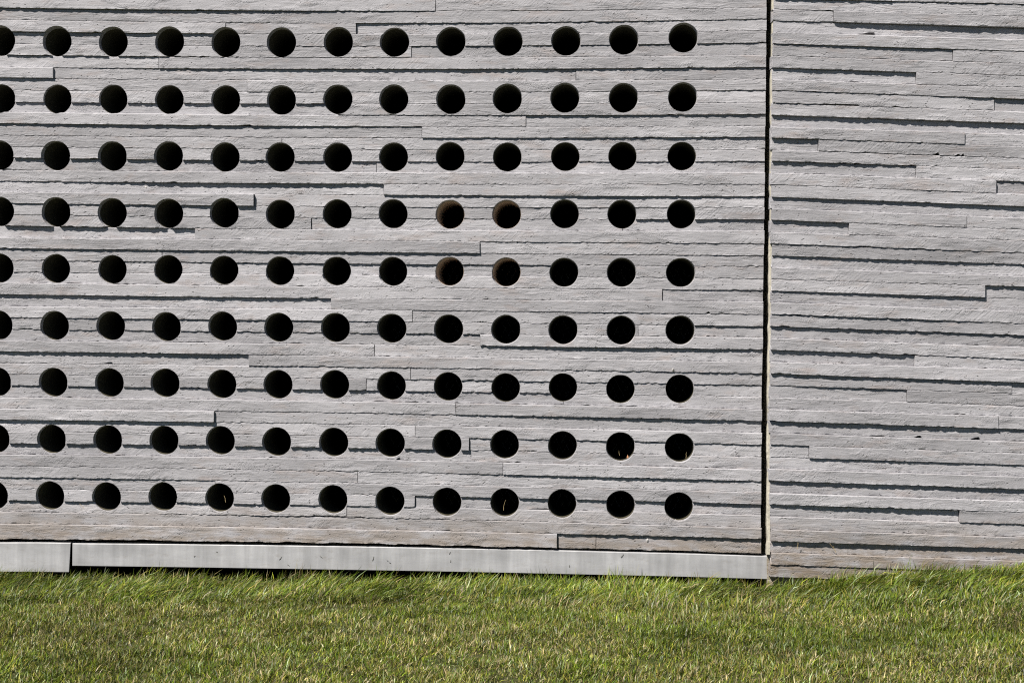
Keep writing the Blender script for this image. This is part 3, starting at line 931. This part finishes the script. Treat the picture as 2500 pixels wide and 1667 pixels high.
# thin upright blades that escaped the mower
scatter(3600, uni(-.005, .16), (.030, .065), (.0016, .0032), (.32, .25, .22), .3, 1.2, .05, 1.05)
scatter(500, uni(-.01, .05), (.050, .085), (.0016, .0028), (.18, .18, .14), .3, 1.2, .1, 1.05)
scatter(5000, full, (.030, .055), (.0018, .0034), (.45, .35, .28), .4, 1.5, .1, 1.25, front)
V = np.concatenate(VV); C = np.concatenate(CC)
nb = len(V)
me = bpy.data.meshes.new('lawn_grass')
me.vertices.add(nb*5); me.vertices.foreach_set('co', V.reshape(-1).astype(np.float32))
idx = np.arange(nb)[:, None]*5
quad = idx + np.array([0, 1, 2, 3]); tri = idx + np.array([3, 2, 4])
loops = np.concatenate([quad, tri], 1).reshape(-1)
me.loops.add(nb*7); me.loops.foreach_set('vertex_index', loops.astype(np.int32))
starts = (np.arange(nb)[:, None]*7 + np.array([0, 4])).reshape(-1)
me.polygons.add(nb*2); me.polygons.foreach_set('loop_start', starts.astype(np.int32))
me.update(calc_edges=True)
attr = me.attributes.new('blade_colour', 'FLOAT_COLOR', 'POINT')
attr.data.foreach_set('color', np.repeat(C, 5, axis=0).reshape(-1).astype(np.float32))
add('lawn_grass', me, grass_material(), kind='stuff', label='short mown lawn with longer blades along the foot of the wall', category='grass')

# ------------------------------------------------------------------ small things
# diamond wire mesh standing in the dark behind the holes
def tube_between(bm, a, b, r, sides=4):
    a, b = Vector(a), Vector(b)
    d = (b-a).normalized()
    s = d.orthogonal().normalized(); t = d.cross(s)
    rings = [[bm.verts.new(p + (s*math.cos(2*math.pi*i/sides)+t*math.sin(2*math.pi*i/sides))*r) for i in range(sides)] for p in (a, b)]
    for i in range(sides):
        bm.faces.new((rings[0][i], rings[0][(i+1) % sides], rings[1][(i+1) % sides], rings[1][i]))
bm = bmesh.new()
wx0, wx1 = -1.05, .95
wz0, wz1 = -.05, 1.55
stp, slope = .033, 1.85
H = wz1-wz0
for sgn in (1, -1):
    x = wx0 - H/slope
    while x < wx1 + H/slope:
        a = Vector((x, 0, wz0)); b = Vector((x + sgn*H/slope, 0, wz1))
        p, q = (a, b) if a.x < b.x else (b, a)
        if q.x > wx0 and p.x < wx1:
            if p.x < wx0: p = p.lerp(q, (wx0-p.x)/(q.x-p.x))
            if q.x > wx1: q = q.lerp(p, (q.x-wx1)/(q.x-p.x))
            tube_between(bm, p + Vector((0, sgn*.0011, 0)), q + Vector((0, sgn*.0011, 0)), .0011)
        x += stp
me = bpy.data.meshes.new('wire_mesh'); bm.to_mesh(me); bm.free()
o = add('wire_mesh', me, M_WIRE, None, (.28, .54, 0), label='diamond wire mesh in the dark behind the holes', category='wire mesh')
o.rotation_euler[2] = -YAW_A

# cement nub above the last hole of the seventh row
def blob(name, rad, seed, scale=(1, 1, 1)):
    bm = bmesh.new()
    bmesh.ops.create_icosphere(bm, subdivisions=2, radius=rad)
    for v_ in bm.verts:
        k = 1 + .28*float(vnoise(v_.co.x/rad*1.5+seed, v_.co.z/rad*1.5+v_.co.y/rad, 90))
        v_.co = Vector((v_.co.x*k*scale[0], v_.co.y*k*scale[1], v_.co.z*k*scale[2]))
    me = bpy.data.meshes.new(name); bm.to_mesh(me); bm.free()
    return me
def on_wall(pl, wall, name, me, px, py, out, mat):
    u, z = pl.place(px, py, THICK)
    return add(name, me, mat, wall, (float(u), -out, float(z)))
on_wall(PA, wallA, 'cement_nub', blob('cement_nub', .009, 3, (.7, 1.1, 1.1)), 1643, 903, .040, M_CEMENT)
on_wall(PA, wallA, 'cement_nub', blob('cement_nub', .010, 9, (.8, .9, 1.3)), 1581, 1318, .034, M_CEMENT)
on_wall(PA, wallA, 'cement_nub', blob('cement_nub', .007, 5, (1, .6, 1)), 354, 457, .034, M_CEMENT)
on_wall(PB, wallB, 'cement_nub', blob('cement_nub', .016, 12, (1.1, .55, 1.0)), 1990, 1334, .030, M_CEMENT)

# dry leaf lodged in a hole, and straws caught on the wall
def leaf_mesh(l, w):
    v = [(0, 0, 0), (-w*.5, .003, l*.45), (0, -.002, l*.5), (w*.5, .003, l*.45), (0, .004, l)]
    v += [(x, y+.0008, z) for x, y, z in v]
    f = [(0, 2, 1), (0, 3, 2), (1, 2, 4), (2, 3, 4), (5, 6, 7), (5, 7, 8), (6, 9, 7), (7, 9, 8), (0, 1, 6, 5), (1, 4, 9, 6), (4, 3, 8, 9), (3, 0, 5, 8)]
    return mesh_from('dry_leaf', v, f)
u, z = PA.place(1536, 1118, THICK)
o = add('dry_leaf', leaf_mesh(.024, .010), M_LEAF, None, tuple(PA.world(float(u)-.004, .010, float(z)-.010)), label='small dry orange leaf standing in a hole near the lower right', category='leaf')
o.rotation_euler = (R(-14), R(-8), -YAW_A)
def straw(pl, px, py, l, ang, out, label, r=.0009, branches=0):
    bm = bmesh.new()
    u, z = pl.place(px, py, THICK)
    p = Vector((0, 0, 0))
    d = Vector((math.sin(ang), -.15, math.cos(ang)))
    for k in range(3):
        q = p + d*(l/3)
        tube_between(bm, p, q, r*(1-.22*k), 5)
        d = (d + Vector((random.uniform(-.35, .35), random.uniform(-.2, .2), random.uniform(-.2, .2)))).normalized()
        if branches and k < 2:
            tube_between(bm, q, q + Vector((random.uniform(-1, 1)*.6, -.2, .7))*(l*.35), r*.6, 5)
        p = q
    me = bpy.data.meshes.new('dry_straw'); bm.to_mesh(me); bm.free(); me.materials.append(M_STRAW)
    w = pl.world(float(u), THICK+out, float(z))
    return add('dry_straw', me, None, None, tuple(w), label=label, category='straw', group='dry straws caught on the wall')
straw(PB, 2040, 1347, .050, -.5, .006, 'branched dry straw leaning on the foot of the solid panel', .0012, 2)
straw(PB, 1947, 1340, .032, -.15, .006, 'short dry straw at the foot of the solid panel near the joint', .0010, 1)
straw(PA, 549, 1226, .030, -.1, -.012, 'pale straw inside the fifth hole of the bottom row', .0010)
straw(PA, 1513, 1112, .022, -.3, -.012, 'tiny straw beside the dry leaf in the hole', .0008)
straw(PA, 1675, 1118, .026, .15, -.012, 'pale straw inside the last hole of the eighth row', .0008)
straw(PA, 1229, 1246, .050, .02, -.012, 'upright dry straw inside the ninth hole of the bottom row', .0009)
straw(PA, 207, 1240, .030, -.8, .006, 'thin straw lying across the board joint by the bottom holes', .0008)

M_CLIP = plain('dried clipping', (0.06, 0.055, 0.035), 0.9, 0.1)
ORD = ('third', 'fifth', 'fourth', 'sixth', 'seventh', 'eighth', 'ninth', 'tenth', 'eleventh', 'twelfth', 'first', 'second')
for oi, (px, py, l) in enumerate(((685,1362,.018),(784,1359,.014),(704,1379,.012),(911,1363,.020),(946,1368,.008),(952,1373,.009),(1098,1349,.012),(1100,1369,.010),(1390,1381,.010),(1519,1356,.018),(475,1357,.008),(530,1347,.009))):
    bm = bmesh.new()
    a_ = random.uniform(-1.3, 1.3)
    d = Vector((math.sin(a_), 0, math.cos(a_)))*l
    tube_between(bm, -d*.5, Vector((.001, -.0006, 0)), .0009, 5); tube_between(bm, Vector((.001, -.0006, 0)), d*.5, .0007, 5)
    me = bpy.data.meshes.new('grass_clipping'); bm.to_mesh(me); bm.free(); me.materials.append(M_CLIP)
    u, z = PA.place(px, py, .040)
    add('grass_clipping', me, None, None, tuple(PA.world(float(u), .0412, float(z))), label='tiny dry grass clipping on the long metal rail, %s from its left end' % ORD[oi], category='grass clipping', group='grass clippings stuck to the long rail')

bpy.data.scenes.remove(SCR)
